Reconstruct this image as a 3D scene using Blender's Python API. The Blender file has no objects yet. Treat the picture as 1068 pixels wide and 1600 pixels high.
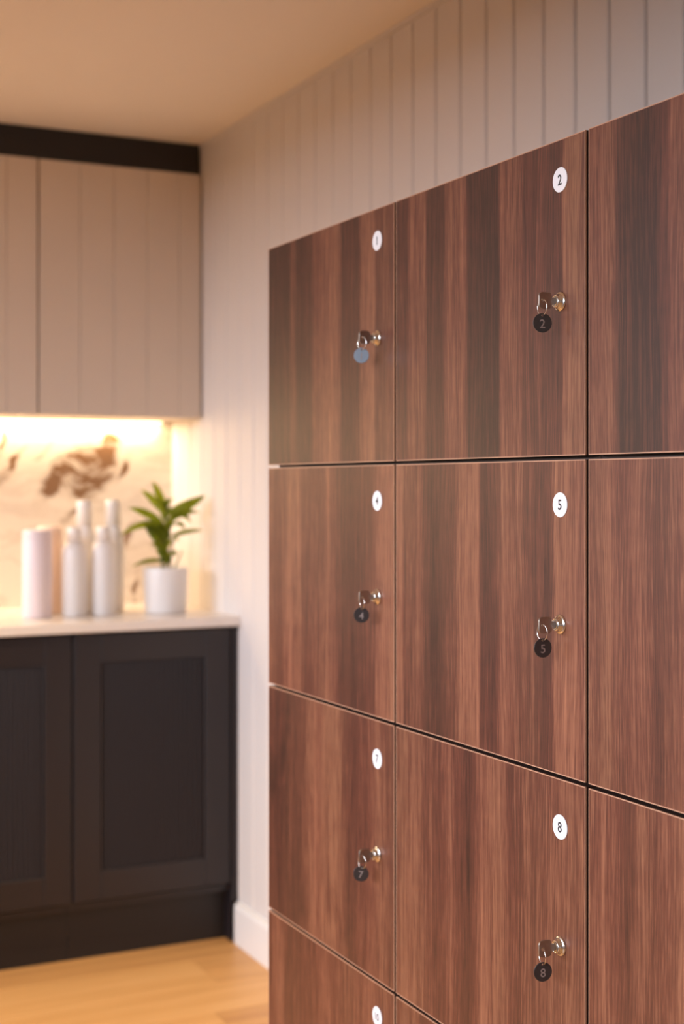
import bpy, bmesh, math, random
from mathutils import Vector, Matrix
random.seed(7)
S = bpy.context.scene
COL = S.collection

# ------------------------------------------------------------------ camera
ZC = 1.27
TH = math.atan(1090.0 / 2222.0)
cam_d = bpy.data.cameras.new('camera')
cam = bpy.data.objects.new('camera', cam_d); COL.objects.link(cam)
cam_d.sensor_fit = 'VERTICAL'; cam_d.sensor_height = 36.0; cam_d.sensor_width = 24.0
cam_d.lens = 2222.0 / 1600.0 * 36.0
cam_d.shift_y = -(800.0 - 758.0) / 1600.0
cam_d.clip_start = 0.02
cam.location = (0, 0, ZC)
cam.rotation_euler = (math.radians(90), 0, -TH)
cam_d.dof.use_dof = True
cam_d.dof.focus_distance = 1.58
cam_d.dof.aperture_fstop = 4.4
S.camera = cam

# ------------------------------------------------------------------ world, lights, exposure
w = bpy.data.worlds.new('world'); S.world = w; w.use_nodes = True
bg = w.node_tree.nodes['Background']
bg.inputs['Color'].default_value = (0.80, 0.90, 1.0, 1)
bg.inputs['Strength'].default_value = 0.3

def area(name, loc, rot, sx, sy, power, col, spread=180):
    d = bpy.data.lights.new(name, 'AREA'); d.shape = 'RECTANGLE'
    d.size = sx; d.size_y = sy; d.energy = power; d.color = col
    d.spread = math.radians(spread)
    o = bpy.data.objects.new(name, d); COL.objects.link(o)
    o.location = loc; o.rotation_euler = rot
    return o

# daylight coming down through the window in the left wall
area('window_daylight', (-6.6, 2.0, 2.65), (0, math.radians(-90), 0), 1.2, 10.0, 1340, (0.84, 0.885, 1.0), 180)
# warm strip under the wall cabinets
area('cabinet_strip_light', (0.05, 4.222, 1.4615), (0, 0, 0), 2.75, 0.012, 18, (1.0, 0.72, 0.43))

# added unseen ceiling fill lamps that warm the floor (the fittings are built further down)
FILL_LIGHTS = [(0.50, 2.85), (-0.85, 2.85)]
for dx, dy in FILL_LIGHTS:
    d = bpy.data.lights.new('downlight_lamp', 'SPOT'); d.energy = 140; d.color = (1.0, 0.74, 0.45)
    d.spot_size = math.radians(84); d.spot_blend = 0.7; d.shadow_soft_size = 0.04
    o = bpy.data.objects.new('downlight_lamp', d); COL.objects.link(o); o.location = (dx, dy, 2.262)

S.view_settings.view_transform = 'Standard'
S.view_settings.look = 'None'
S.view_settings.exposure = 0.0
S.view_settings.gamma = 1.0
S.view_settings.use_curve_mapping = False
S.cycles.max_bounces = 10
S.cycles.diffuse_bounces = 6
S.cycles.use_denoising = True
S.cycles.caustics_reflective = False
S.cycles.caustics_refractive = False
S.cycles.sample_clamp_indirect = 6.0

# ------------------------------------------------------------------ material helpers
class NT:
    def __init__(s, name):
        s.m = bpy.data.materials.new(name); s.m.use_nodes = True
        s.t = s.m.node_tree; s.b = s.t.nodes['Principled BSDF']
    def n(s, typ, **kw):
        x = s.t.nodes.new(typ)
        for k, v in kw.items(): setattr(x, k, v)
        return x
    def l(s, a, b): s.t.links.new(a, b)
    def math(s, op, a, b=None, c=None, clamp=False):
        x = s.n('ShaderNodeMath', operation=op); x.use_clamp = clamp
        for i, v in enumerate((a, b, c)):
            if v is None: continue
            if isinstance(v, (int, float)): x.inputs[i].default_value = v
            else: s.l(v, x.inputs[i])
        return x.outputs[0]
    def mix(s, f, a, b, mode='MIX'):
        x = s.n('ShaderNodeMix', data_type='RGBA', blend_type=mode)
        for sock, v in ((x.inputs[0], f), (x.inputs[6], a), (x.inputs[7], b)):
            if isinstance(v, (int, float)): sock.default_value = v
            elif isinstance(v, tuple): sock.default_value = v if len(v) == 4 else v + (1,)
            else: s.l(v, sock)
        return x.outputs[2]
    def noise(s, vec, scale, detail=2, rough=0.5, dist=0.0):
        x = s.n('ShaderNodeTexNoise'); x.inputs['Scale'].default_value = scale
        x.inputs['Detail'].default_value = detail; x.inputs['Roughness'].default_value = rough
        x.inputs['Distortion'].default_value = dist
        if vec is not None: s.l(vec, x.inputs['Vector'])
        return x.outputs['Fac']
    def mapping(s, vec, loc=(0, 0, 0), rot=(0, 0, 0), scale=(1, 1, 1)):
        x = s.n('ShaderNodeMapping')
        x.inputs['Location'].default_value = loc; x.inputs['Rotation'].default_value = rot
        x.inputs['Scale'].default_value = scale
        s.l(vec, x.inputs['Vector']); return x.outputs[0]
    def ramp(s, f, stops, interp='LINEAR'):
        x = s.n('ShaderNodeValToRGB'); cr = x.color_ramp; cr.interpolation = interp
        while len(cr.elements) > 1: cr.elements.remove(cr.elements[-1])
        for i, (p, c) in enumerate(stops):
            e = cr.elements[0] if i == 0 else cr.elements.new(p)
            e.position = p
            e.color = (c, c, c, 1) if isinstance(c, (int, float)) else tuple(c) + (1,)
        s.l(f, x.inputs[0]); return x.outputs[0]
    def bump(s, h, strength=0.2, dist=0.001):
        x = s.n('ShaderNodeBump'); x.inputs['Strength'].default_value = strength
        x.inputs['Distance'].default_value = dist
        s.l(h, x.inputs['Height']); s.l(x.outputs[0], s.b.inputs['Normal'])

def srgb(r, g, b):
    f = lambda v: (v / 255 / 12.92) if v / 255 <= 0.04045 else ((v / 255 + 0.055) / 1.055) ** 2.4
    return (f(r), f(g), f(b))

def plain(name, col, rough=0.5, metal=0.0, var=0.04, scale=12.0, bump=0.0, coat=0.0, spec=0.5):
    t = NT(name); tc = t.n('ShaderNodeTexCoord').outputs['Object']
    nz = t.noise(tc, scale, 3)
    lo = tuple(c * (1 - var) for c in col); hi = tuple(min(1, c * (1 + var)) for c in col)
    t.l(t.mix(nz, lo, hi), t.b.inputs['Base Color'])
    t.b.inputs['Roughness'].default_value = rough; t.b.inputs['Metallic'].default_value = metal
    t.b.inputs['Coat Weight'].default_value = coat
    t.b.inputs['Specular IOR Level'].default_value = spec
    if bump: t.bump(t.noise(tc, scale * 30, 2), bump, 0.0005)
    return t.m

# walnut: per-door band positions (fraction of the door's width from its far edge, tone)
WAL_DARK, WAL_MID, WAL_LIGHT = (0.040, 0.017, 0.010), (0.124, 0.043, 0.024), (0.345, 0.157, 0.080)
def walnut(name, bands, seed, width):
    t = NT(name); tc = t.n('ShaderNodeTexCoord').outputs['Object']
    sep = t.n('ShaderNodeSeparateXYZ'); t.l(tc, sep.inputs[0])
    off = (seed * 3.17, seed * 1.91, seed * 2.3)
    warp = t.noise(t.mapping(tc, off, (0, 0, 0), (1, 9, 2.2)), 1.0, 1)
    warp = t.math('MULTIPLY', t.math('SUBTRACT', warp, 0.5), 0.030)
    y = t.math('ADD', sep.outputs[1], warp)
    f = t.math('ADD', t.math('DIVIDE', y, -width), 0.5, clamp=True)
    band = t.ramp(t.math('ADD', t.math('DIVIDE', sep.outputs[1], -width), 0.5, clamp=True), bands)
    comb = t.n('ShaderNodeCombineXYZ')
    t.l(sep.outputs[0], comb.inputs[0]); t.l(y, comb.inputs[1]); t.l(sep.outputs[2], comb.inputs[2])
    v = comb.outputs[0]
    med = t.noise(t.mapping(v, off, (0, 0, 0), (1, 60, 2.2)), 1.0, 3, 0.55)
    fine = t.noise(t.mapping(v, off, (0, 0, 0), (1, 420, 9.0)), 1.0, 3, 0.6)
    fleck = t.noise(t.mapping(v, off, (0, 0, 0), (1, 650, 34.0)), 1.0, 2, 0.5)
    ripple = t.noise(t.mapping(v, off, (math.radians(14), 0, 0), (1, 26, 48)), 1.0, 2, 0.5)
    streak = t.ramp(t.noise(t.mapping(v, (off[1], off[0], 0), (0, 0, 0), (1, 95, 1.1)), 1.0, 2, 0.5), [(0.56, 0.0), (0.66, 1.0)])
    knot = t.ramp(t.noise(t.mapping(v, off, (0, 0, 0), (1, 16, 5.5)), 1.0, 1, 0.5), [(0.22, 1.0), (0.33, 0.0)])
    band = t.math('MULTIPLY_ADD', band, 1.45, -0.17)
    tone = t.math('ADD', t.math('MULTIPLY', t.math('SUBTRACT', med, 0.5), 0.42), band)
    tone = t.math('ADD', t.math('MULTIPLY', t.math('SUBTRACT', fine, 0.5), 0.95), tone)
    tone = t.math('ADD', t.math('MULTIPLY', t.math('SUBTRACT', fleck, 0.5), 0.60), tone)
    tone = t.math('ADD', t.math('MULTIPLY', t.math('SUBTRACT', ripple, 0.5), 0.14), tone)
    tone = t.math('ADD', t.math('MULTIPLY', streak, 0.10), tone)
    tone = t.math('SUBTRACT', tone, t.math('MULTIPLY', knot, 0.22), clamp=True)
    c = t.ramp(tone, [(0.0, WAL_DARK), (0.42, WAL_MID), (1.0, WAL_LIGHT)])
    hue = t.noise(t.mapping(v, off, (0, 0, 0), (1, 14, 1.0)), 1.0, 1)
    c = t.mix(t.ramp(hue, [(0.35, 0.0), (0.65, 0.8)]), c, (0.96, 0.85, 0.90), 'MULTIPLY')
    t.l(c, t.b.inputs['Base Color'])
    t.b.inputs['Roughness'].default_value = 0.42
    t.b.inputs['Specular IOR Level'].default_value = 0.40
    t.bump(fine, 0.10, 0.0004)
    return t.m

def generic_bands(seed, n=14):
    r = random.Random(seed); out = []; p = 0.0
    while p < 1 and len(out) < 28:
        v = r.uniform(0.25, 0.6); q = p + r.uniform(0.03, 0.12)
        out += [(min(p + 0.005, 1), v), (min(q - 0.005, 1), v + r.uniform(-.06, .06))]
        p = q
    return out

M = {}
M['wall'] = plain('wall_paint', (0.68, 0.64, 0.615), 0.55, var=0.02, scale=4, bump=0.03)
M['ceiling'] = plain('ceiling_paint', (0.80, 0.72, 0.62), 0.8, var=0.02, scale=3)
M['skirting'] = plain('white_gloss_paint', (0.80, 0.78, 0.76), 0.35, var=0.015)
M['upper'] = plain('stone_lacquer', (0.67, 0.585, 0.50), 0.5, var=0.02, scale=5)
M['black_board'] = plain('black_board', (0.010, 0.009, 0.010), 0.5, var=0.1)
M['dark'] = plain('black_brown_lacquer', (0.014, 0.010, 0.0115), 0.42, var=0.08, scale=6)
M['dark_plinth'] = plain('plinth_board', (0.011, 0.008, 0.008), 0.5, var=0.08)
M['pot'] = plain('white_ceramic', (0.80, 0.77, 0.75), 0.35, var=0.02)
M['soil'] = plain('potting_soil', (0.05, 0.03, 0.018), 0.95, var=0.4, scale=90, bump=0.6)
M['stem'] = plain('plant_stem', (0.10, 0.16, 0.03), 0.6, var=0.2)
M['white_plastic'] = plain('white_plastic', (0.82, 0.79, 0.77), 0.35, var=0.015)
M['cap'] = plain('white_cap', (0.85, 0.80, 0.75), 0.3, var=0.015)
M['pink'] = plain('pale_pink_plastic', (0.80, 0.70, 0.73), 0.45, var=0.02)
M['peach'] = plain('peach_plastic', (0.82, 0.64, 0.54), 0.45, var=0.02)
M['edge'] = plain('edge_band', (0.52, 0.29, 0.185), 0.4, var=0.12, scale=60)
M['edge_dark'] = plain('edge_band_dark', (0.040, 0.016, 0.010), 0.55, var=0.12, scale=60)  # same edging, darkened to stand in for shade inside the joints
M['carcass'] = plain('locker_carcass', (0.050, 0.024, 0.016), 0.6, var=0.15, scale=20)
M['sticker'] = plain('sticker_white', (0.86, 0.87, 0.90), 0.45, var=0.01)
M['ink'] = plain('black_print', (0.012, 0.012, 0.014), 0.5, var=0.05)
M['nickel'] = plain('polished_nickel', (0.80, 0.79, 0.76), 0.20, 1.0, var=0.03, scale=200)
M['lock_dark'] = plain('keyway_shadow', (0.01, 0.01, 0.01), 0.6, var=0.1)
M['key'] = plain('key_bow_nickel', (0.40, 0.36, 0.32), 0.38, 1.0, var=0.10, scale=300)
M['tag'] = plain('black_anodised', (0.040, 0.034, 0.034), 0.32, 0.0, var=0.1, scale=200, coat=0.3)
M['steel_tag'] = plain('grey_blue_metal', (0.20, 0.24, 0.285), 0.34, 0.5, var=0.06, scale=200)  # dark tag metal recoloured blue-grey to stand in for its window reflection
M['engrave'] = plain('engraved_grey', (0.30, 0.25, 0.23), 0.5, var=0.05)
M['frame_white'] = plain('window_frame_white', (0.8, 0.8, 0.8), 0.35, var=0.01)

t = NT('led_diffuser')
t.b.inputs['Base Color'].default_value = (0.9, 0.85, 0.75, 1)
t.b.inputs['Emission Color'].default_value = (1.0, 0.74, 0.42, 1)
t.b.inputs['Emission Strength'].default_value = 6.0
M['led'] = t.m

t = NT('window_glass')
out = t.t.nodes['Material Output']
tr = t.n('ShaderNodeBsdfTransparent'); gl = t.n('ShaderNodeBsdfGlossy'); gl.inputs['Roughness'].default_value = 0.02
fr = t.n('ShaderNodeFresnel'); fr.inputs[0].default_value = 1.45; mx = t.n('ShaderNodeMixShader')
t.l(fr.outputs[0], mx.inputs[0]); t.l(tr.outputs[0], mx.inputs[1]); t.l(gl.outputs[0], mx.inputs[2]); t.l(mx.outputs[0], out.inputs[0])
M['glass'] = t.m

# oak floor (per-plank variation)
t = NT('oak_floor'); tc = t.n('ShaderNodeTexCoord').outputs['Object']
oi = t.n('ShaderNodeObjectInfo').outputs['Random']
add = t.n('ShaderNodeVectorMath', operation='ADD'); cx = t.n('ShaderNodeCombineXYZ')
t.l(t.math('MULTIPLY', oi, 37.0), cx.inputs[0]); t.l(tc, add.inputs[0]); t.l(cx.outputs[0], add.inputs[1])
g1 = t.noise(t.mapping(add.outputs[0], scale=(1.6, 26, 1)), 1.0, 3, 0.55)
g2 = t.noise(t.mapping(add.outputs[0], scale=(7, 190, 1)), 1.0, 2, 0.5)
tone = t.math('ADD', t.math('MULTIPLY', g1, 0.65), t.math('MULTIPLY', g2, 0.3))
tone = t.math('ADD', tone, t.math('MULTIPLY', t.math('SUBTRACT', oi, 0.5), 0.35), clamp=True)
t.l(t.ramp(tone, [(0.2, (0.48, 0.235, 0.080)), (0.55, (0.66, 0.36, 0.130)), (0.9, (0.78, 0.47, 0.20))]), t.b.inputs['Base Color'])
t.b.inputs['Roughness'].default_value = 0.42
M['oak'] = t.m

# marble: cream with bold brown diagonal veins placed where the slab has them (object coordinates, metres)
def marble(name, veins, base=(0.78, 0.70, 0.60), dark=(0.21, 0.115, 0.055), plane='XZ', rough=0.22):
    t = NT(name); tc = t.n('ShaderNodeTexCoord').outputs['Object']
    n1 = t.n('ShaderNodeTexNoise'); n1.inputs['Scale'].default_value = 9; n1.inputs['Detail'].default_value = 5
    t.l(tc, n1.inputs['Vector'])
    sub = t.n('ShaderNodeVectorMath', operation='SUBTRACT'); t.l(n1.outputs['Color'], sub.inputs[0]); sub.inputs[1].default_value = (.5, .5, .5)
    sc = t.n('ShaderNodeVectorMath', operation='SCALE'); sc.inputs['Scale'].default_value = 0.10; t.l(sub.outputs[0], sc.inputs[0])
    ad = t.n('ShaderNodeVectorMath', operation='ADD'); t.l(tc, ad.inputs[0]); t.l(sc.outputs[0], ad.inputs[1])
    v = ad.outputs[0]
    total = None
    for (x, z, ang, L, Wd, k) in veins:
        # ellipse centred at x,z
        mp = t.n('ShaderNodeVectorMath', operation='SUBTRACT'); t.l(v, mp.inputs[0]); mp.inputs[1].default_value = (x, 0, z)
        ro = t.mapping(mp.outputs[0], rot=(0, math.radians(ang), 0))
        ss = t.n('ShaderNodeSeparateXYZ'); t.l(ro, ss.inputs[0])
        a = t.math('DIVIDE', ss.outputs[0], L); b = t.math('DIVIDE', ss.outputs[2], Wd)
        d = t.math('SQRT', t.math('ADD', t.math('MULTIPLY', a, a), t.math('MULTIPLY', b, b)))
        m = t.math('MULTIPLY', t.math('SUBTRACT', 1.0, d, clamp=True), k)
        total = m if total is None else t.math('ADD', total, m)
    br = t.noise(t.mapping(v, rot=(0, math.radians(38), 0), scale=(13, 1, 30)), 1.0, 5, 0.65)
    br = t.ramp(br, [(0.36, 0.05), (0.50, 0.40), (0.66, 1.0)])
    thin = t.noise(t.mapping(v, rot=(0, math.radians(40), 0), scale=(1.6, 1, 6)), 1.0, 4, 0.6)
    thin = t.math('SUBTRACT', 1.0, t.math('MULTIPLY', t.math('ABSOLUTE', t.math('SUBTRACT', thin, 0.5)), 26.0), clamp=True)
    tot = t.math('MULTIPLY', t.math('MULTIPLY', total, br), 2.1, clamp=True) if total is not None else 0.0
    tot = t.math('ADD', tot, t.math('MULTIPLY', thin, 0.16), clamp=True)
    cloud = t.noise(tc, 5, 3)
    c = t.mix(cloud, tuple(x * 0.93 for x in base), base)
    t.l(t.mix(tot, c, dark), t.b.inputs['Base Color'])
    t.b.inputs['Roughness'].default_value = rough
    return t.m
M['splash'] = marble('veined_marble', [
    (1.175, 1.325, 38, 0.17, 0.055, 1.3), (1.255, 1.325, 62, 0.12, 0.050, 1.0), (1.105, 1.262, 42, 0.10, 0.034, 1.0), (1.215, 1.270, 15, 0.09, 0.035, 0.7), (1.290, 1.395, 45, 0.08, 0.03, 0.6),
    (1.325, 1.320, 62, 0.06, 0.016, 1.2), (1.180, 1.195, 42, 0.08, 0.016, 0.9), (0.985, 1.340, 52, 0.09, 0.016, 1.0),
    (0.955, 1.400, 80, 0.06, 0.012, 1.0), (1.085, 1.385, 45, 0.06, 0.014, 0.6), (1.372, 0.945, 85, 0.07, 0.014, 1.2),
    (1.340, 1.120, 55, 0.08, 0.02, 0.7), (0.62, 1.25, 40, 0.20, 0.04, 1.0), (0.25, 1.15, 38, 0.22, 0.045, 1.0), (-0.4, 1.25, 36, 0.3, 0.04, 1.0)])
M['worktop'] = marble('pale_marble_worktop', [(1.0, 0.0, 30, 0.3, 0.03, 0.25)], (0.80, 0.75, 0.70), (0.45, 0.38, 0.32), rough=0.25)
# leaf
t = NT('leaf_green'); tc = t.n('ShaderNodeTexCoord').outputs['Object']; oi = t.n('ShaderNodeObjectInfo').outputs['Random']
nz = t.noise(tc, 30, 2)
f = t.math('ADD', t.math('MULTIPLY', oi, 0.7), t.math('MULTIPLY', nz, 0.3))
t.l(t.ramp(f, [(0.1, (0.04, 0.070, 0.007)), (0.5, (0.16, 0.205, 0.014)), (0.95, (0.40, 0.42, 0.03))]), t.b.inputs['Base Color'])
t.b.inputs['Roughness'].default_value = 0.4
lo_ = t.t.nodes['Material Output']; tl = t.n('ShaderNodeBsdfTranslucent'); tl.inputs['Color'].default_value = (0.42, 0.52, 0.03, 1)
ms = t.n('ShaderNodeMixShader'); ms.inputs[0].default_value = 0.42
t.l(t.b.outputs[0], ms.inputs[1]); t.l(tl.outputs[0], ms.inputs[2]); t.l(ms.outputs[0], lo_.inputs[0])
M['leaf'] = t.m

# ------------------------------------------------------------------ object helpers
def mesh_obj(name, bm, mats, parent=None, loc=None, smooth=False):
    me = bpy.data.meshes.new(name); bm.normal_update(); bm.to_mesh(me); bm.free()
    for m in (mats if isinstance(mats, (list, tuple)) else [mats]): me.materials.append(m)
    if smooth:
        for p in me.polygons: p.use_smooth = True
    o = bpy.data.objects.new(name, me); COL.objects.link(o)
    if parent is not None: o.parent = parent
    if loc is not None: o.location = loc
    return o
def tag(o, label, cat, group=None):
    o['label'] = label; o['category'] = cat
    if group: o['group'] = group
    return o
def thing(name, label, cat, loc=(0, 0, 0), group=None, rotz=0.0):
    o = bpy.data.objects.new(name, None); COL.objects.link(o); o.empty_display_size = 0.05
    o.location = loc; o.rotation_euler = (0, 0, rotz)
    return tag(o, label, cat, group)
def struct(o):
    o['kind'] = 'structure'; return o
def empty_struct(name):
    o = bpy.data.objects.new(name, None); COL.objects.link(o); return struct(o)

def box(bm, x0, x1, y0, y1, z0, z1, mat=0, bev=0.0):
    vs = [bm.verts.new((x, y, z)) for x in (x0, x1) for y in (y0, y1) for z in (z0, z1)]
    q = [(0, 1, 3, 2), (4, 6, 7, 5), (0, 4, 5, 1), (2, 3, 7, 6), (0, 2, 6, 4), (1, 5, 7, 3)]
    fs = [bm.faces.new([vs[i] for i in a]) for a in q]
    for f in fs: f.material_index = mat
    if bev:
        es = list({e for f in fs for e in f.edges})
        r = bmesh.ops.bevel(bm, geom=es, offset=bev, segments=1, affect='EDGES', profile=0.5)
        for f in r['faces']: f.material_index = mat
    return fs
def box_bm(*a, **k):
    bm = bmesh.new(); box(bm, *a, **k); return bm
def lathe(bm, prof, n=32, axis='Z', mat=0, origin=(0, 0, 0)):
    # prof: list of (r, h); axis Z up, or X pointing -X (out of the locker door)
    rings = []
    for r, h in prof:
        ring = []
        if r < 1e-6:
            p = (0, 0, h) if axis == 'Z' else (-h, 0, 0)
            ring = [bm.verts.new(Vector(p) + Vector(origin))]
        else:
            for i in range(n):
                a = 2 * math.pi * i / n
                p = (r * math.cos(a), r * math.sin(a), h) if axis == 'Z' else (-h, r * math.cos(a), r * math.sin(a))
                ring.append(bm.verts.new(Vector(p) + Vector(origin)))
        rings.append(ring)
    for A, B in zip(rings[:-1], rings[1:]):
        for i in range(n):
            j = (i + 1) % n
            if len(A) == 1 and len(B) == 1: continue
            if len(A) == 1: f = bm.faces.new((A[0], B[i], B[j]))
            elif len(B) == 1: f = bm.faces.new((A[i], A[j], B[0]))
            else: f = bm.faces.new((A[i], A[j], B[j], B[i]))
            f.material_index = mat
    bmesh.ops.recalc_face_normals(bm, faces=bm.faces[:])
def curve_mesh(cu):
    o = bpy.data.objects.new('tmp', cu); COL.objects.link(o)
    dg = bpy.context.evaluated_depsgraph_get()
    me = bpy.data.meshes.new_from_object(o.evaluated_get(dg), depsgraph=dg)
    bpy.data.objects.remove(o); bpy.data.curves.remove(cu)
    return me
def text_mesh(s, size, depth, bold=0.0):
    cu = bpy.data.curves.new('t', 'FONT'); cu.body = s; cu.size = size
    cu.align_x = 'CENTER'; cu.align_y = 'CENTER'; cu.extrude = depth; cu.offset = bold
    cu.resolution_u = 4
    me = curve_mesh(cu)
    xs = [v.co.x for v in me.vertices]; ys = [v.co.y for v in me.vertices]
    cx, cy = (min(xs) + max(xs)) / 2, (min(ys) + max(ys)) / 2
    for v in me.vertices: v.co.x -= cx; v.co.y -= cy
    return me
def obj_from_mesh(name, me, mat, parent, matrix=None):
    me.materials.clear(); me.materials.append(mat)
    o = bpy.data.objects.new(name, me); COL.objects.link(o); o.parent = parent
    if matrix is not None: o.matrix_local = matrix
    return o

# ------------------------------------------------------------------ room shell
XW, YB, XL, YF, HC = 1.4846, 4.25, -2.60, -2.30, 2.28
WT = 0.12
def shell(name, *a):
    return struct(mesh_obj(name, box_bm(*a), M['wall']))
ceiling = struct(mesh_obj('ceiling', box_bm(XL - WT, XW + WT, YF - WT, YB + WT, HC, HC + 0.1), M['ceiling']))
shell('wall_back', XL - WT, XW + WT, YB, YB + WT, 0, HC)
shell('wall_front', XL - WT, XW + WT, YF - WT, YF, 0, HC)
# left wall with a window opening
WY0, WY1, WZ0, WZ1 = -1.20, 3.90, 0.80, 2.16
bm = bmesh.new()
box(bm, XL - WT, XL, YF, WY0, 0, HC); box(bm, XL - WT, XL, WY1, YB, 0, HC)
box(bm, XL - WT, XL, WY0, WY1, 0, WZ0); box(bm, XL - WT, XL, WY0, WY1, WZ1, HC)
struct(mesh_obj('wall_left', bm, M['wall']))
win = empty_struct('window_1')
bm = bmesh.new(); fw = 0.05; xa, xb = XL - 0.09, XL - 0.03
box(bm, xa, xb, WY0, WY1, WZ0, WZ0 + fw); box(bm, xa, xb, WY0, WY1, WZ1 - fw, WZ1)
for yy in [WY0 + q * (WY1 - WY0 - fw) / 5 for q in range(6)]:
    box(bm, xa, xb, yy, yy + fw, WZ0 + fw, WZ1 - fw)
mesh_obj('window_frame', bm, M['frame_white'], win)
for k in range(5):
    y0 = WY0 + fw + k * (WY1 - WY0 - fw) / 5; y1 = WY0 + (k + 1) * (WY1 - WY0 - fw) / 5
    mesh_obj('pane', box_bm(XL - 0.062, XL - 0.058, y0, y1, WZ0 + fw, WZ1 - fw), M['glass'], win)
# right wall: backing and grooved boards, one object each
wr = struct(mesh_obj('wall_right', box_bm(XW + 0.012, XW + WT, YF, YB, 0, HC), M['wall']))
PIT = 0.0990; G = 0.0035; CH = 0.0035
def board_mesh(width, height, thick, name, mat, chamfer=CH):
    # front face at local x=0 facing -X, back at +thick ; width along y
    bm = bmesh.new(); h = width / 2
    pts = [(thick, -h), (chamfer, -h), (0, -h + chamfer), (0, h - chamfer), (chamfer, h), (thick, h)]
    lo = [bm.verts.new((x, y, 0)) for x, y in pts]; hi = [bm.verts.new((x, y, height)) for x, y in pts]
    for i in range(6):
        j = (i + 1) % 6; bm.faces.new((lo[i], lo[j], hi[j], hi[i]))
    bm.faces.new(lo[::-1]); bm.faces.new(hi)
    bmesh.ops.recalc_face_normals(bm, faces=bm.faces[:])
    me = bpy.data.meshes.new(name); bm.to_mesh(me); bm.free(); me.materials.append(mat); return me
bme = board_mesh(PIT - G, HC, 0.012, 'board', M['wall'])
# a groove centre lies at y = 1.790 on this wall (left of the first locker column's joint)
y = 1.790 + PIT / 2
y0 = y - PIT * math.floor((y - YF - PIT / 2) / PIT)
k = 0
while y0 + PIT / 2 < YB + 0.06:
    yy = y0
    o = bpy.data.objects.new('board', bme); COL.objects.link(o); o.parent = wr; o.location = (XW, min(yy, YB - PIT / 2), 0)
    y0 += PIT
# skirting board along the right wall, up to the base cabinets
bm = bmesh.new()
pts = [(0, 0), (-0.016, 0), (-0.016, 0.100), (-0.011, 0.110), (0, 0.112)]
for (ya, yb) in ((YF, 3.672),):
    lo = [bm.verts.new((XW + a, ya, b)) for a, b in pts]; hi = [bm.verts.new((XW + a, yb, b)) for a, b in pts]
    for i in range(5):
        j = (i + 1) % 5; bm.faces.new((lo[i], lo[j], hi[j], hi[i]))
    bm.faces.new(lo[::-1]); bm.faces.new(hi)
bmesh.ops.recalc_face_normals(bm, faces=bm.faces[:])
struct(mesh_obj('baseboard_right', bm, M['skirting']))
# narrow bead where the boards meet the ceiling
struct(mesh_obj('trim_1', box_bm(XW - 0.006, XW, YF, YB, HC - 0.012, HC), M['wall']))
# floor: sub-floor and oak planks
fl = struct(mesh_obj('floor', box_bm(XL - WT, XW + WT, YF - WT, YB + WT, -0.05, -0.012), M['dark_plinth']))
PW, PL = 0.19, 1.35
pm = {}
def plank_mesh(L):
    key = round(L, 3)
    if key not in pm:
        bm = box_bm(0, L - 0.0012, 0, PW - 0.0012, -0.012, 0, bev=0.0008)
        me = bpy.data.meshes.new('plank'); bm.to_mesh(me); bm.free(); me.materials.append(M['oak']); pm[key] = me
    return pm[key]
r = 0; y = YF
while y < YB - 0.01:
    x = XL - (r * 0.47 % 1.0) * PL
    while x < XW - 0.01:
        a, b = max(x, XL), min(x + PL, XW)
        if b - a > 0.02:
            o = bpy.data.objects.new('plank', plank_mesh(b - a)); COL.objects.link(o); o.parent = fl; o.location = (a, y, 0)
        x += PL
    y += PW; r += 1

# fittings for the added fill lamps
for k, (dx, dy) in enumerate(FILL_LIGHTS):
    F = thing('downlight', ['recessed ceiling downlight nearest the lockers, outside the picture', 'recessed ceiling downlight on the window side, outside the picture'][k], 'light', (dx, dy, HC))
    bm = bmesh.new(); lathe(bm, [(0.030, -0.0005), (0.046, -0.0005), (0.046, -0.004), (0.042, -0.006), (0.034, -0.006), (0.030, -0.002), (0.030, -0.0005)], 32)
    mesh_obj('bezel', bm, M['frame_white'], F, smooth=True)
    bm = bmesh.new(); lathe(bm, [(0, -0.0006), (0.0295, -0.0006), (0.0295, -0.0016), (0, -0.0016)], 24)
    mesh_obj('lens', bm, M['led'], F)

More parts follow.
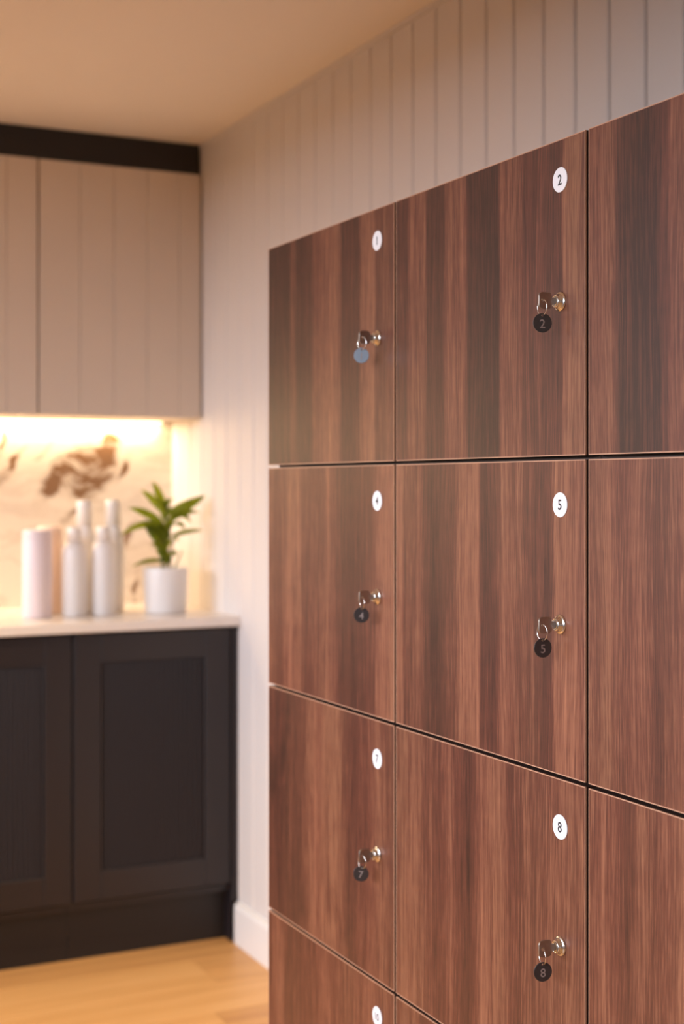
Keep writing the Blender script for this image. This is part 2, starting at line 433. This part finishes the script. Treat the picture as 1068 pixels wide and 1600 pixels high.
# ------------------------------------------------------------------ lockers
DL = 0.92                    # plane of the door faces
DEP = 0.545                  # locker depth behind the doors
DT = 0.018                   # door thickness
COLS = [(1.711, 2.149), (1.271, 1.711), (0.831, 1.271)]           # far column first
ROWS = [(1.6570, 1.2980), (1.2980, 0.9410), (0.9410, 0.5730), (0.5730, 0.2110)]   # top, bottom of each cell
GAP = 0.0060       # upright joints
GZ = 0.0048        # level joints
BANDS = {
 1: [(0, .17), (.19, .18), (.21, .34), (.24, .34), (.26, .19), (.38, .20), (.40, .40), (.51, .44), (.53, .52), (.61, .48), (.63, .20), (.75, .24), (.77, .48), (.86, .58), (.88, .34), (1, .42)],
 2: [(0, .28), (.07, .28), (.085, .46), (.18, .46), (.20, .22), (.29, .26), (.31, .44), (.42, .46), (.44, .17), (.53, .12), (.595, .12), (.605, .50), (.71, .46), (.725, .28), (.82, .32), (.895, .32), (.905, .55), (1, .48)],
 3: [(0, .44), (.10, .48), (.13, .20), (.22, .15), (.28, .20), (.32, .46), (.45, .48), (.5, .3), (.6, .5), (.7, .4), (.85, .5), (1, .4)],
 4: [(0, .44), (.12, .34), (.2, .52), (.28, .52), (.31, .34), (.45, .40), (.54, .48), (.61, .28), (.72, .24), (.83, .34), (.92, .58), (1, .52)],
 5: [(0, .56), (.04, .56), (.055, .36), (.15, .46), (.17, .32), (.22, .22), (.29, .28), (.34, .34), (.40, .54), (.49, .60), (.505, .22), (.58, .28), (.62, .48), (.69, .42), (.77, .32), (.85, .28), (.87, .60), (.93, .54), (1, .46)],
 6: [(0, .44), (.08, .48), (.15, .36), (.20, .50), (.28, .32), (.36, .48), (.5, .4), (.6, .5), (.8, .35), (1, .5)],
 7: [(0, .28), (.12, .24), (.27, .28), (.38, .48), (.5, .54), (.6, .52), (.69, .28), (.76, .34), (.88, .48), (1, .38)],
 8: [(0, .46), (.10, .52), (.26, .36), (.34, .46), (.44, .22), (.5, .48), (.6, .52), (.66, .32), (.72, .38), (.84, .44), (.9, .50), (1, .46)],
 9: [(0, .44), (.10, .50), (.15, .30), (.2, .44), (.3, .42), (.36, .56), (.5, .4), (.7, .5), (1, .4)],
 10: [(0, .34), (.09, .48), (.18, .28), (.36, .34), (.47, .44), (.66, .38), (.85, .48), (1, .36)],
 11: generic_bands(11), 12: generic_bands(12)}

# shared lock, sticker and key meshes
def lock_meshes():
    bm = bmesh.new()
    lathe(bm, [(0.0, 0.0), (0.0108, 0.0), (0.0110, 0.0008), (0.0107, 0.0018), (0.0098, 0.0024), (0.0088, 0.0026), (0.0086, 0.0034),
               (0.0082, 0.0042), (0.0074, 0.0050), (0.0072, 0.0068), (0.0068, 0.0076), (0.0060, 0.0080), (0.0058, 0.0070), (0.0, 0.0070)], 40, 'X')
    me = bpy.data.meshes.new('lock'); bm.to_mesh(me); bm.free(); me.materials.append(M['nickel'])
    for p in me.polygons: p.use_smooth = True
    bm = bmesh.new()
    lathe(bm, [(0.0, 0.0070), (0.0052, 0.0070), (0.0052, 0.0082), (0.0048, 0.0088), (0.0, 0.0088)], 28, 'X')
    box(bm, -0.00895, -0.0085, -0.0008, 0.0008, -0.0035, 0.0035, 1)
    me2 = bpy.data.meshes.new('lock_plug'); bm.to_mesh(me2); bm.free(); me2.materials.append(M['nickel']); me2.materials.append(M['lock_dark'])
    return me, me2
LOCK, PLUG = lock_meshes()
bm = bmesh.new(); lathe(bm, [(0, 0), (0.0139, 0), (0.0140, 0.0004), (0.0137, 0.0008), (0, 0.0008)], 48, 'X')
STK = bpy.data.meshes.new('number_sticker'); bm.to_mesh(STK); bm.free(); STK.materials.append(M['sticker'])
# text plane facing -X: text x -> -Y (to the right as seen), text y -> Z
TXT = Matrix(((0, 0, -1, 0), (-1, 0, 0, 0), (0, 1, 0, 0), (0, 0, 0, 1)))
LABEL = {
 1: 'walnut locker marked 1, top of the far column, very dark left edge',
 2: 'walnut locker marked 2, top of the middle column, with wide dark stripe',
 3: 'walnut locker at the top right corner, cut off by the picture edge',
 4: 'walnut locker marked 4 in the far column, directly under the topmost one',
 5: 'walnut locker marked 5 in the centre of the bank, pale streaks left of middle',
 6: 'walnut locker cut off by the right picture edge, second from the top',
 7: 'walnut locker marked 7 in the far column, just above the lowest visible one',
 8: 'walnut locker marked 8 in the middle column, reddest and lowest whole door',
 9: 'walnut locker cut off by right and bottom picture edges, pale right strip',
 10: 'walnut locker at the bottom of the far column, cut off below its sticker',
 11: 'walnut locker at the bottom of the middle column, only a small top corner showing',
 12: 'walnut locker at the bottom of the nearest column, outside the picture'}
for ci, (ya, yb) in enumerate(COLS):
    for ri, (zt, zb) in enumerate(ROWS):
        num = ri * 3 + ci + 1
        yc = (ya + yb) / 2
        L = thing('locker', LABEL[num], 'locker', (DL + DT, yc, zb), 'walnut lockers')
        y0, y1 = ya + GAP / 2 - yc, yb - GAP / 2 - yc
        z0, z1 = GZ, zt - zb
        if ci == 0: y1 = yb - yc
        h = z1 - z0; wd = y1 - y0; ym = (y0 + y1) / 2
        # carcass: open box, five panels
        bm = bmesh.new(); p = 0.016; bx0, bx1 = 0.0008, DEP - DT
        by0, by1, bz0, bz1 = ya - yc + 0.0004, yb - yc - 0.0004, 0.0004, zt - zb - 0.0004
        if ci == 0: by1 -= 0.001
        box(bm, bx0, bx1, by0, by0 + p, bz0, bz1); box(bm, bx0, bx1, by1 - p, by1, bz0, bz1)
        box(bm, bx0, bx1, by0 + p, by1 - p, bz0, bz0 + p); box(bm, bx0, bx1, by0 + p, by1 - p, bz1 - p, bz1)
        box(bm, bx1 - 0.006, bx1, by0 + p, by1 - p, bz0 + p, bz1 - p)
        mesh_obj('body', bm, M['carcass'], L)
        wood = walnut('walnut_door_%d' % num, BANDS[num], num, wd)
        e = 0.0011
        d = mesh_obj('door', box_bm(0, DT, -wd / 2 + e, wd / 2 - e, e, h - e), wood, L, (-DT, ym, z0))
        # edge banding: thin frame, tan front; faces inside the joints darkened as painted gap shade
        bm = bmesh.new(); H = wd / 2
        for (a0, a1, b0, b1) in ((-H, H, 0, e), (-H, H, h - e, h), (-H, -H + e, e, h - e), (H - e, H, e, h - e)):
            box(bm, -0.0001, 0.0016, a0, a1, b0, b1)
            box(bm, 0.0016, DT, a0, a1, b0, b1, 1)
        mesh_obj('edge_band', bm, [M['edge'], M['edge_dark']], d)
        # round number sticker near the top right corner
        sx = y0 + 0.0485 - (0, 0.0017, 0.0017)[ci]; sz = (zt - zb) - (0.0455, 0.0500, 0.0535, 0.0460)[ri]
        st = bpy.data.objects.new('number_sticker', STK); COL.objects.link(st); st.parent = L; st.location = (-DT - 0.0002, sx, sz)
        st['label'] = 'round white number sticker'
        tm = text_mesh(str(num), 0.0165 if num < 10 else 0.0145, 0.00008, 0.00022)
        obj_from_mesh('digit', tm, M['ink'], st, Matrix.Translation((-0.0009, 0, 0)) @ TXT)
        # cam lock at mid height
        lz = (z0 + z1) / 2 - (0.0046, 0.0077, 0.0050, 0.0050)[ri]
        lk = bpy.data.objects.new('lock', LOCK); COL.objects.link(lk); lk.parent = L; lk.location = (-DT, sx, lz)
        lk['label'] = 'round nickel cam lock'
        pg = bpy.data.objects.new('lock_plug', PLUG); COL.objects.link(pg); pg.parent = lk
        L['_lock'] = (DL, yc + sx, zb + lz)
bm = bmesh.new(); box(bm, DL + 0.05, DL + DEP, 0.84, 2.14, 0.0, 0.1), box(bm, DL + 0.03, DL + DEP, 0.832, 2.147, 0.1, 0.211)
tag(mesh_obj('locker_plinth', bm, M['carcass']), 'dark plinth carrying the walnut lockers, below the picture', 'plinth')

# keys: bow + blade, split ring, round number tag
def key_mesh():
    cu = bpy.data.curves.new('k', 'CURVE'); cu.dimensions = '2D'; cu.fill_mode = 'BOTH'; cu.extrude = 0.0008; cu.bevel_depth = 0.0003; cu.bevel_resolution = 1
    def poly(pts):
        s = cu.splines.new('POLY'); s.points.add(len(pts) - 1); s.use_cyclic_u = True
        for q, (a, b) in zip(s.points, pts): q.co = (a, b, 0, 1)
    # outline in (distance out of door, height)
    pts = []; r = 0.0042
    for cx, cz, a0 in ((0.0290 - r, 0.0090 - r, 0), (0.0125 + r, 0.0090 - r, 90), (0.0125 + r, -0.0090 + r, 180), (0.0290 - r, -0.0090 + r, 270)):
        for k in range(6):
            a = math.radians(a0 + k * 18); pts.append((cx + r * math.cos(a), cz + r * math.sin(a)))
        if a0 == 90: pts += [(0.0125, 0.0040), (0.0080, 0.0036), (0.0080, -0.0036), (0.0125, -0.0040)]
    poly(pts)
    poly([(0.0243 + 0.0021 * math.cos(a), 0.0021 * math.sin(a)) for a in [2 * math.pi * k / 16 for k in range(16)]][::-1])
    me = curve_mesh(cu)
    # curve x -> -X, curve y -> Z, curve z -> Y
    me.transform(Matrix(((-1, 0, 0, 0), (0, 0, 1, 0), (0, 1, 0, 0), (0, 0, 0, 1))))
    bm = bmesh.new(); bm.from_mesh(me)
    box(bm, -0.0128, -0.0086, -0.0009, 0.0009, -0.0030, 0.0030)
    bm.to_mesh(me); bm.free(); me.materials.clear(); me.materials.append(M['key']); return me
def torus_mesh(R, r, n=40, m=8):
    bm = bmesh.new(); rings = []
    for i in range(n):
        a = 2 * math.pi * i / n
        rings.append([bm.verts.new((r * math.sin(2 * math.pi * j / m), (R + r * math.cos(2 * math.pi * j / m)) * math.cos(a), (R + r * math.cos(2 * math.pi * j / m)) * math.sin(a))) for j in range(m)])
    for i in range(n):
        for j in range(m):
            bm.faces.new((rings[i][j], rings[(i + 1) % n][j], rings[(i + 1) % n][(j + 1) % m], rings[i][(j + 1) % m]))
    bmesh.ops.recalc_face_normals(bm, faces=bm.faces[:])
    me = bpy.data.meshes.new('key_ring'); bm.to_mesh(me); bm.free(); me.materials.append(M['nickel'])
    for p in me.polygons: p.use_smooth = True
    return me
def tag_mesh(mat):
    cu = bpy.data.curves.new('g', 'CURVE'); cu.dimensions = '2D'; cu.fill_mode = 'BOTH'; cu.extrude = 0.0005; cu.bevel_depth = 0.00025; cu.bevel_resolution = 1
    for R, cz, n, d in ((0.01055, -0.0083, 44, 1), (0.0015, 0.0, 12, -1)):
        s = cu.splines.new('POLY'); s.points.add(n - 1); s.use_cyclic_u = True
        for k, q in enumerate(s.points):
            a = d * 2 * math.pi * k / n; q.co = (R * math.cos(a), cz + R * math.sin(a), 0, 1)
    me = curve_mesh(cu)
    # curve x -> X, curve y -> Z, front (+z) -> -Y
    me.transform(Matrix(((1, 0, 0, 0), (0, 0, -1, 0), (0, 1, 0, 0), (0, 0, 0, 1))))
    me.materials.clear(); me.materials.append(mat); return me
KEY = key_mesh(); RING = torus_mesh(0.0090, 0.0006); TAGM = tag_mesh(M['tag']); TAGB = tag_mesh(M['steel_tag'])
FRONT = Matrix(((1, 0, 0, 0), (0, 0, -1, 0), (0, 1, 0, 0), (0, 0, 0, 1)))
KL = {1: 'key with shiny blue-grey round tag, top lock of the far column',
      2: 'key with black tag engraved 2, top lock of the middle column',
      4: 'key with dark round tag, middle one in the far column',
      5: 'key with black tag engraved 5, in the lock at the centre of the bank',
      7: 'key with dark round tag, lowest one in the far column',
      8: 'key with black tag engraved 8, lowest one in the middle column'}
#        ring yaw, tag yaw, swing
KPOSE = {1: (14, -38, 6), 2: (0, -18, 0), 4: (-8, -30, 8), 5: (4, -8, -3), 7: (10, -30, 10), 8: (-10, -12, -4)}
for lo in [o for o in COL.objects if o.name.split('.')[0] == 'locker']:
    num = [k for k, v in LABEL.items() if v == lo['label']][0]
    pos = tuple(lo['_lock']); del lo['_lock']
    if num not in KL: continue
    ry, ty, sw = KPOSE[num]
    K = thing('locker_key', KL[num], 'key', pos, 'keys hanging in the locker locks')
    o = bpy.data.objects.new('key', KEY); COL.objects.link(o); o.parent = K
    rg = bpy.data.objects.new('key_ring', RING); COL.objects.link(rg); rg.parent = K
    rg.location = (-0.0243, 0, -0.0078); rg.rotation_euler = (math.radians(sw), 0, math.radians(ry))
    tg = bpy.data.objects.new('number_tag', TAGB if num == 1 else TAGM); COL.objects.link(tg); tg.parent = K
    off = Matrix.Rotation(math.radians(ry), 3, 'Z') @ Vector((0, math.sin(math.radians(sw)) * 0.0090, 0))
    tg.location = (-0.0243 + off.x, off.y, -0.0078 - 0.0090 * math.cos(math.radians(sw)))
    tg.rotation_euler = (0, math.radians(sw * 0.4), math.radians(ty))
    tg['label'] = 'polished blue-grey number tag' if num == 1 else 'black engraved number tag'
    obj_from_mesh('digit', text_mesh(str(num), 0.0135, 0.00006, 0.0001), M['engrave'], tg, Matrix.Translation((0, -0.00082, -0.0092)) @ FRONT)

# ------------------------------------------------------------------ kitchenette
YBF, YUF = 3.681, 3.965        # front planes of base and wall cabinets
ZWB, ZWT = 0.880, 0.906        # worktop underside / top
ZUB, ZUT = 1.469, 2.188
# base cabinets
def reeded(bm, x0, x1, z0, z1, yf, pitch=0.0135, depth=0.0060):
    n = max(2, int(round((x1 - x0) / pitch))); p = (x1 - x0) / n
    prev = None
    for i in range(n):
        for k in range(5):
            u = k / 4; x = x0 + (i + u) * p
            yv = yf - depth * math.sin(math.pi * u)
            a = bm.verts.new((x, yv, z0)); b = bm.verts.new((x, yv, z1))
            if prev: bm.faces.new((prev[0], a, b, prev[1]))
            prev = (a, b)
BX = [(1.0165, 1.4640), (0.569, 1.0165), (0.1215, 0.569), (-0.326, 0.1215), (-0.7735, -0.326), (-1.221, -0.7735)]
BLAB = ['dark base cabinet with reeded door panel, beside the right wall', 'dark base cabinet with reeded door, cut off at left edge']
for i, (xa, xb) in enumerate(BX):
    lab = BLAB[i] if i < 2 else 'dark base cabinet further left along the run, outside the picture'
    C = thing('base_cabinet', lab, 'cabinet', ((xa + xb) / 2, YBF + 0.3, 0), 'dark base cabinets')
    ox, oy = (xa + xb) / 2, YBF + 0.3
    bm = bmesh.new(); yb_ = YB - 0.004
    x0, x1 = xa - ox + 0.0003, xb - ox - 0.0003
    f0, b0 = YBF + 0.021 - oy, yb_ - oy
    box(bm, x0, x0 + 0.018, f0, b0, 0.14, ZWB - 0.0005); box(bm, x1 - 0.018, x1, f0, b0, 0.14, ZWB - 0.0005)
    box(bm, x0 + 0.018, x1 - 0.018, f0, b0, 0.14, 0.158); box(bm, x0 + 0.018, x1 - 0.018, b0 - 0.008, b0, 0.158, ZWB - 0.0005)
    box(bm, x0 + 0.018, x1 - 0.018, f0, b0 - 0.008, ZWB - 0.019, ZWB - 0.0005)
    mesh_obj('body', bm, M['dark'], C)
    mesh_obj('plinth', box_bm(x0, x1, YBF + 0.052 - oy, YBF + 0.070 - oy, 0.0, 0.1395), M['dark_plinth'], C)
    # shaker door: two stiles, two rails, reeded inset
    dx0, dx1 = xa + 0.002, xb - 0.0035
    dz0, dz1 = 0.165, ZWB - 0.006
    sw, rl = 0.074, 0.078
    d = thing('door', '', '', ((dx0 + dx1) / 2 - ox, YBF - oy, dz0)); del d['label']; del d['category']; d.parent = C
    hw = (dx1 - dx0) / 2; hh = dz1 - dz0
    mesh_obj('stile', box_bm(-hw, -hw + sw, 0, 0.020, 0, hh, bev=0.0015), M['dark'], d)
    mesh_obj('stile', box_bm(hw - sw, hw, 0, 0.020, 0, hh, bev=0.0015), M['dark'], d)
    mesh_obj('rail', box_bm(-hw + sw, hw - sw, 0, 0.020, 0, rl, bev=0.0015), M['dark'], d)
    mesh_obj('rail', box_bm(-hw + sw, hw - sw, 0, 0.020, hh - rl, hh, bev=0.0015), M['dark'], d)
    bm = bmesh.new(); reeded(bm, -hw + sw, hw - sw, rl, hh - rl, 0.0090)
    box(bm, -hw + sw, hw - sw, 0.0095, 0.0195, rl, hh - rl)
    o = mesh_obj('reeded_panel', bm, M['dark'], d); o['label'] = 'finely reeded inset panel'
bm = bmesh.new(); box(bm, 1.4645, XW - 0.0005, YBF, YB - 0.004, 0.1135, ZWB - 0.0005), box(bm, 1.4645, XW - 0.017, YBF + 0.001, YB - 0.004, 0.0, 0.1135)
tag(mesh_obj('end_panel', bm, M['dark']), 'dark end panel running to the floor beside the right wall', 'panel')
# worktop
bm = box_bm(-1.221, XW - 0.0005, YBF - 0.018, YB - 0.0005, ZWB, ZWT, bev=0.002)
tag(mesh_obj('worktop', bm, M['worktop']), 'pale marble worktop on the dark base cabinets', 'worktop')
# marble backsplash slab
bm = box_bm(-1.221, XW - 0.0005, YB - 0.0145, YB - 0.0005, ZWT + 0.0003, ZUB - 0.0005)
tag(mesh_obj('backsplash', bm, M['splash']), 'cream marble backsplash with bold brown veins under the wall cabinets', 'backsplash')
# wall cabinets with boarded doors
UX = [(0.9950, 1.4820), (0.508, 0.9950), (0.021, 0.508), (-0.466, 0.021), (-0.953, -0.466)]
ULAB = ['taupe wall cabinet with boarded door, in the corner by the right wall', 'taupe wall cabinet with boarded door, cut off at left edge']
for i, (xa, xb) in enumerate(UX):
    lab = ULAB[i] if i < 2 else 'taupe wall cabinet further left along the run, outside the picture'
    ox = (xa + xb) / 2
    C = thing('wall_cabinet', lab, 'cabinet', (ox, YUF, ZUB), 'taupe wall cabinets')
    hw = (xb - xa) / 2 - 0.0003; H = ZUT - ZUB; dep = YB - 0.001 - YUF
    bm = bmesh.new(); f0 = 0.0205
    box(bm, -hw, -hw + 0.018, f0, dep, 0, H); box(bm, hw - 0.018, hw, f0, dep, 0, H)
    box(bm, -hw + 0.018, hw - 0.018, f0, dep, 0, 0.018); box(bm, -hw + 0.018, hw - 0.018, f0, dep, H - 0.018, H)
    box(bm, -hw + 0.018, hw - 0.018, dep - 0.008, dep, 0.018, H - 0.018)
    mesh_obj('body', bm, M['upper'], C)
    d = thing('door', '', '', (0, 0, 0)); del d['label']; del d['category']; d.parent = C
    mesh_obj('backing', box_bm(-hw + 0.0022, hw - 0.0022, 0.0065, 0.0200, -0.001, H), M['upper'], d)
    # boards, grooves every 0.1 m
    cuts = [-hw + 0.0022, 1.1146 - 1.2385, 1.2143 - 1.2385, 1.3143 - 1.2385, 1.4130 - 1.2385, hw - 0.0022]
    if i % 2 == 1: cuts = [-hw + 0.0022, -0.154, -0.054, 0.054, 0.154, hw - 0.0022]
    for a, b in zip(cuts[:-1], cuts[1:]):
        bm = bmesh.new(); c = 0.0009; g = 0.0006
        pts = [(a + g, 0.0065), (a + g, c), (a + g + c, 0), (b - g - c, 0), (b - g, c), (b - g, 0.0065)]
        lo = [bm.verts.new((x, y, -0.001)) for x, y in pts]; hi = [bm.verts.new((x, y, H)) for x, y in pts]
        for q in range(6):
            r_ = (q + 1) % 6; bm.faces.new((lo[q], lo[r_], hi[r_], hi[q]))
        bm.faces.new(lo[::-1]); bm.faces.new(hi); bmesh.ops.recalc_face_normals(bm, faces=bm.faces[:])
        mesh_obj('board', bm, M['upper'], d)
# black filler above the wall cabinets
bm = box_bm(-0.953, XW - 0.004, YUF + 0.012, YUF + 0.030, ZUT + 0.0005, HC - 0.0005)
struct(mesh_obj('trim_2', bm, M['black_board']))
# light strip under the wall cabinets at the back
LS = thing('light_strip', 'glowing warm light strip under the wall cabinets', 'light', (0.05, 4.222, ZUB))
mesh_obj('channel', box_bm(-1.40, 1.40, -0.010, 0.010, -0.0035, -0.0005), M['frame_white'], LS)
mesh_obj('diffuser', box_bm(-1.395, 1.395, -0.008, 0.008, -0.0060, -0.0036), M['led'], LS)

# ------------------------------------------------------------------ things on the worktop
def lathe_obj(name, prof, mat, parent=None, loc=(0, 0, 0), n=36):
    bm = bmesh.new(); lathe(bm, prof, n)
    return mesh_obj(name, bm, mat, parent, loc, smooth=True)
ZT = ZWT
# front row
T = thing('canister', 'pale pink cylinder canister at the left end of the front row', 'canister', (0.9715, 3.885, ZT))
lathe_obj('body', [(0, 0.0005), (0.038, 0.0005), (0.0405, 0.003), (0.0405, 0.215), (0.0395, 0.219), (0, 0.219)], M['pink'], T)
lathe_obj('lid', [(0, 0.2193), (0.0400, 0.2193), (0.0405, 0.222), (0.0400, 0.236), (0.036, 0.241), (0, 0.242)], M['pink'], T)
def bottle(x, y, lab):
    T = thing('bottle', lab, 'bottle', (x, y, ZT), 'white bottles by the plant')
    lathe_obj('body', [(0, 0.0005), (0.031, 0.0005), (0.0345, 0.004), (0.0345, 0.176), (0.0330, 0.188), (0.0280, 0.198), (0.0225, 0.204), (0.0215, 0.205), (0, 0.205)], M['white_plastic'], T)
    lathe_obj('cap', [(0, 0.2053), (0.0208, 0.2053), (0.0205, 0.240), (0.0185, 0.2470), (0, 0.2480)], M['cap'], T)
    return T
bottle(1.0745, 3.880, 'white tapered bottle in front row, next to the pink canister')
bottle(1.1570, 3.880, 'white tapered bottle in front row, nearest the plant')
def tall(x, y, lab):
    T = thing('bottle', lab, 'bottle', (x, y, ZT), 'tall white bottles at the back')
    lathe_obj('body', [(0, 0.0005), (0.030, 0.0005), (0.033, 0.004), (0.033, 0.185), (0.030, 0.215), (0.022, 0.240), (0.0185, 0.248), (0, 0.248)], M['white_plastic'], T)
    lathe_obj('cap', [(0, 0.2483), (0.0225, 0.2483), (0.0222, 0.314), (0.0205, 0.320), (0, 0.321)], M['cap'], T)
tall(1.1330, 3.985, 'tall white-capped bottle behind the front bottles, left of two')
tall(1.2170, 3.985, 'tall white-capped bottle behind the front bottles, right of two')
T = thing('canister', 'peach cylinder canister behind the pink one', 'canister', (1.0330, 3.990, ZT))
lathe_obj('body', [(0, 0.0005), (0.034, 0.0005), (0.0365, 0.003), (0.0365, 0.222), (0.0355, 0.226), (0, 0.226)], M['peach'], T)
lathe_obj('lid', [(0, 0.2263), (0.0360, 0.2263), (0.0365, 0.229), (0.0360, 0.243), (0.032, 0.248), (0, 0.249)], M['peach'], T)

# potted plant
PX, PY = 1.3425, 3.885
P = thing('potted_plant', 'leafy green plant in white pot on the marble worktop', 'plant', (PX, PY, ZT))
lathe_obj('pot', [(0, 0.0005), (0.057, 0.0005), (0.060, 0.004), (0.0645, 0.126), (0.0640, 0.129), (0.0590, 0.129), (0.0575, 0.112), (0, 0.112)], M['pot'], P, n=48)
lathe_obj('soil', [(0, 0.1122), (0.0565, 0.1122), (0.054, 0.116), (0.025, 0.119), (0, 0.120)], M['soil'], P, n=32)
def tube(bm, pts, r0, r1, n=7):
    prev = None; N = len(pts)
    for i, p in enumerate(pts):
        d = (pts[min(i + 1, N - 1)] - pts[max(i - 1, 0)]).normalized()
        u = d.cross(Vector((0.3, 1, 0.2))).normalized(); v = d.cross(u)
        r = r0 + (r1 - r0) * i / (N - 1)
        ring = [bm.verts.new(p + u * r * math.cos(2 * math.pi * k / n) + v * r * math.sin(2 * math.pi * k / n)) for k in range(n)]
        if prev:
            for k in range(n): bm.faces.new((prev[k], prev[(k + 1) % n], ring[(k + 1) % n], ring[k]))
        else: bm.faces.new(ring[::-1])
        prev = ring
    bm.faces.new(prev)
def bez(a, b, c, n):
    return [a * (1 - s) ** 2 + b * 2 * s * (1 - s) + c * s * s for s in [k / n for k in range(n + 1)]]
V = Vector
for (a, b, c) in ((V((0.0, 0, .113)), V((-.004, .004, .22)), V((.004, 0, .30))), (V((.012, .006, .113)), V((.022, .01, .17)), V((.030, .012, .225))),
                  (V((-.010, -.004, .113)), V((-.018, -.008, .16)), V((-.020, -.010, .215))), (V((.018, -.01, .113)), V((.034, -.012, .15)), V((.046, -.012, .175)))):
    bm = bmesh.new(); tube(bm, bez(a, b, c, 8), 0.0032, 0.0018); mesh_obj('stem', bm, M['stem'], P, smooth=True)
def leaf(a, c, lift, width, roll=0.0):
    a, c = V(a), V(c); mid = (a + c) / 2 + V((0, 0, lift))
    pts = bez(a, mid, c, 8); bm = bmesh.new(); rows = []
    for i, p in enumerate(pts):
        s = i / 8
        d = (pts[min(i + 1, 8)] - pts[max(i - 1, 0)]).normalized()
        side = d.cross(V((0, 0, 1)))
        if side.length < 0.05: side = V((1, 0, 0))
        side.normalize(); side = Matrix.Rotation(roll, 3, d) @ side
        up = side.cross(d)
        wv = width * 1.3 * (math.sin(math.pi * min(1, s * 0.93 + 0.06)) ** 0.8) * (1 - 0.25 * s)
        if i == 8: wv = 0.0006
        rows.append([bm.verts.new(p - side * wv + up * wv * 0.28), bm.verts.new(p), bm.verts.new(p + side * wv + up * wv * 0.28)])
    for A, B in zip(rows[:-1], rows[1:]):
        bm.faces.new((A[0], A[1], B[1], B[0])); bm.faces.new((A[1], A[2], B[2], B[1]))
    r = bmesh.ops.solidify(bm, geom=bm.faces[:], thickness=0.0006)
    return mesh_obj('leaf', bm, M['leaf'], P, smooth=True)
R = math.radians
LEAVES = [  # base, tip, lift, half width, roll
 ((.002, 0, .285), (-.040, .000, .375), .015, .0095, R(70)), ((.002, 0, .275), (-.070, .010, .350), .012, .0110, R(60)),
 ((.010, 0, .285), (.120, -.005, .335), -.012, .0150, R(55)), ((.012, 0, .275), (.075, -.01, .255), .030, .0115, R(50)),
 ((-.006, 0, .245), (-.140, -.01, .220), .030, .0140, R(45)), ((-.004, .004, .250), (-.105, .015, .300), .012, .0120, R(55)),
 ((.018, .004, .215), (.122, .010, .232), .010, .0085, R(40)), ((.006, .004, .255), (.112, .02, .285), .022, .0115, R(40)),
 ((-.018, -.006, .190), (-.070, -.03, .250), .020, .0150, R(35)), ((0, -.004, .215), (.014, -.055, .275), .030, .0160, R(10)),
 ((-.004, -.004, .20), (-.030, -.06, .225), .030, .0170, R(-15)), ((.004, 0, .18), (.020, -.05, .205), .028, .0150, R(15)),
 ((-.010, -.004, .145), (-.108, -.02, .132), .014, .0105, R(40)), ((-.008, 0, .15), (-.035, -.055, .175), .030, .0150, R(0)),
 ((0, .01, .26), (.03, .07, .30), .02, .013, R(0)), ((0, .01, .22), (-.05, .08, .25), .02, .013, R(0)),
 ((.002, -.002, .15), (.012, -.05, .16), .035, .0145, R(5)), ((.0, 0, .295), (.008, -.045, .325), .02, .012, R(10)),
 ((-.004, 0, .225), (-.055, -.045, .235), .025, .0150, R(20)),
 ((.004, -.003, .235), (.040, -.055, .240), .028, .0150, R(15)), ((-.006, -.004, .17), (-.060, -.045, .195), .028, .0140, R(25)),
 ((.0, -.002, .135), (-.016, -.048, .150), .030, .0130, R(-5)), ((.006, 0, .27), (.060, -.035, .300), .02, .0125, R(35)), ((.0, .006, .29), (-.02, .06, .345), .02, .012, R(10)),
]
for a in LEAVES: leaf(*a)
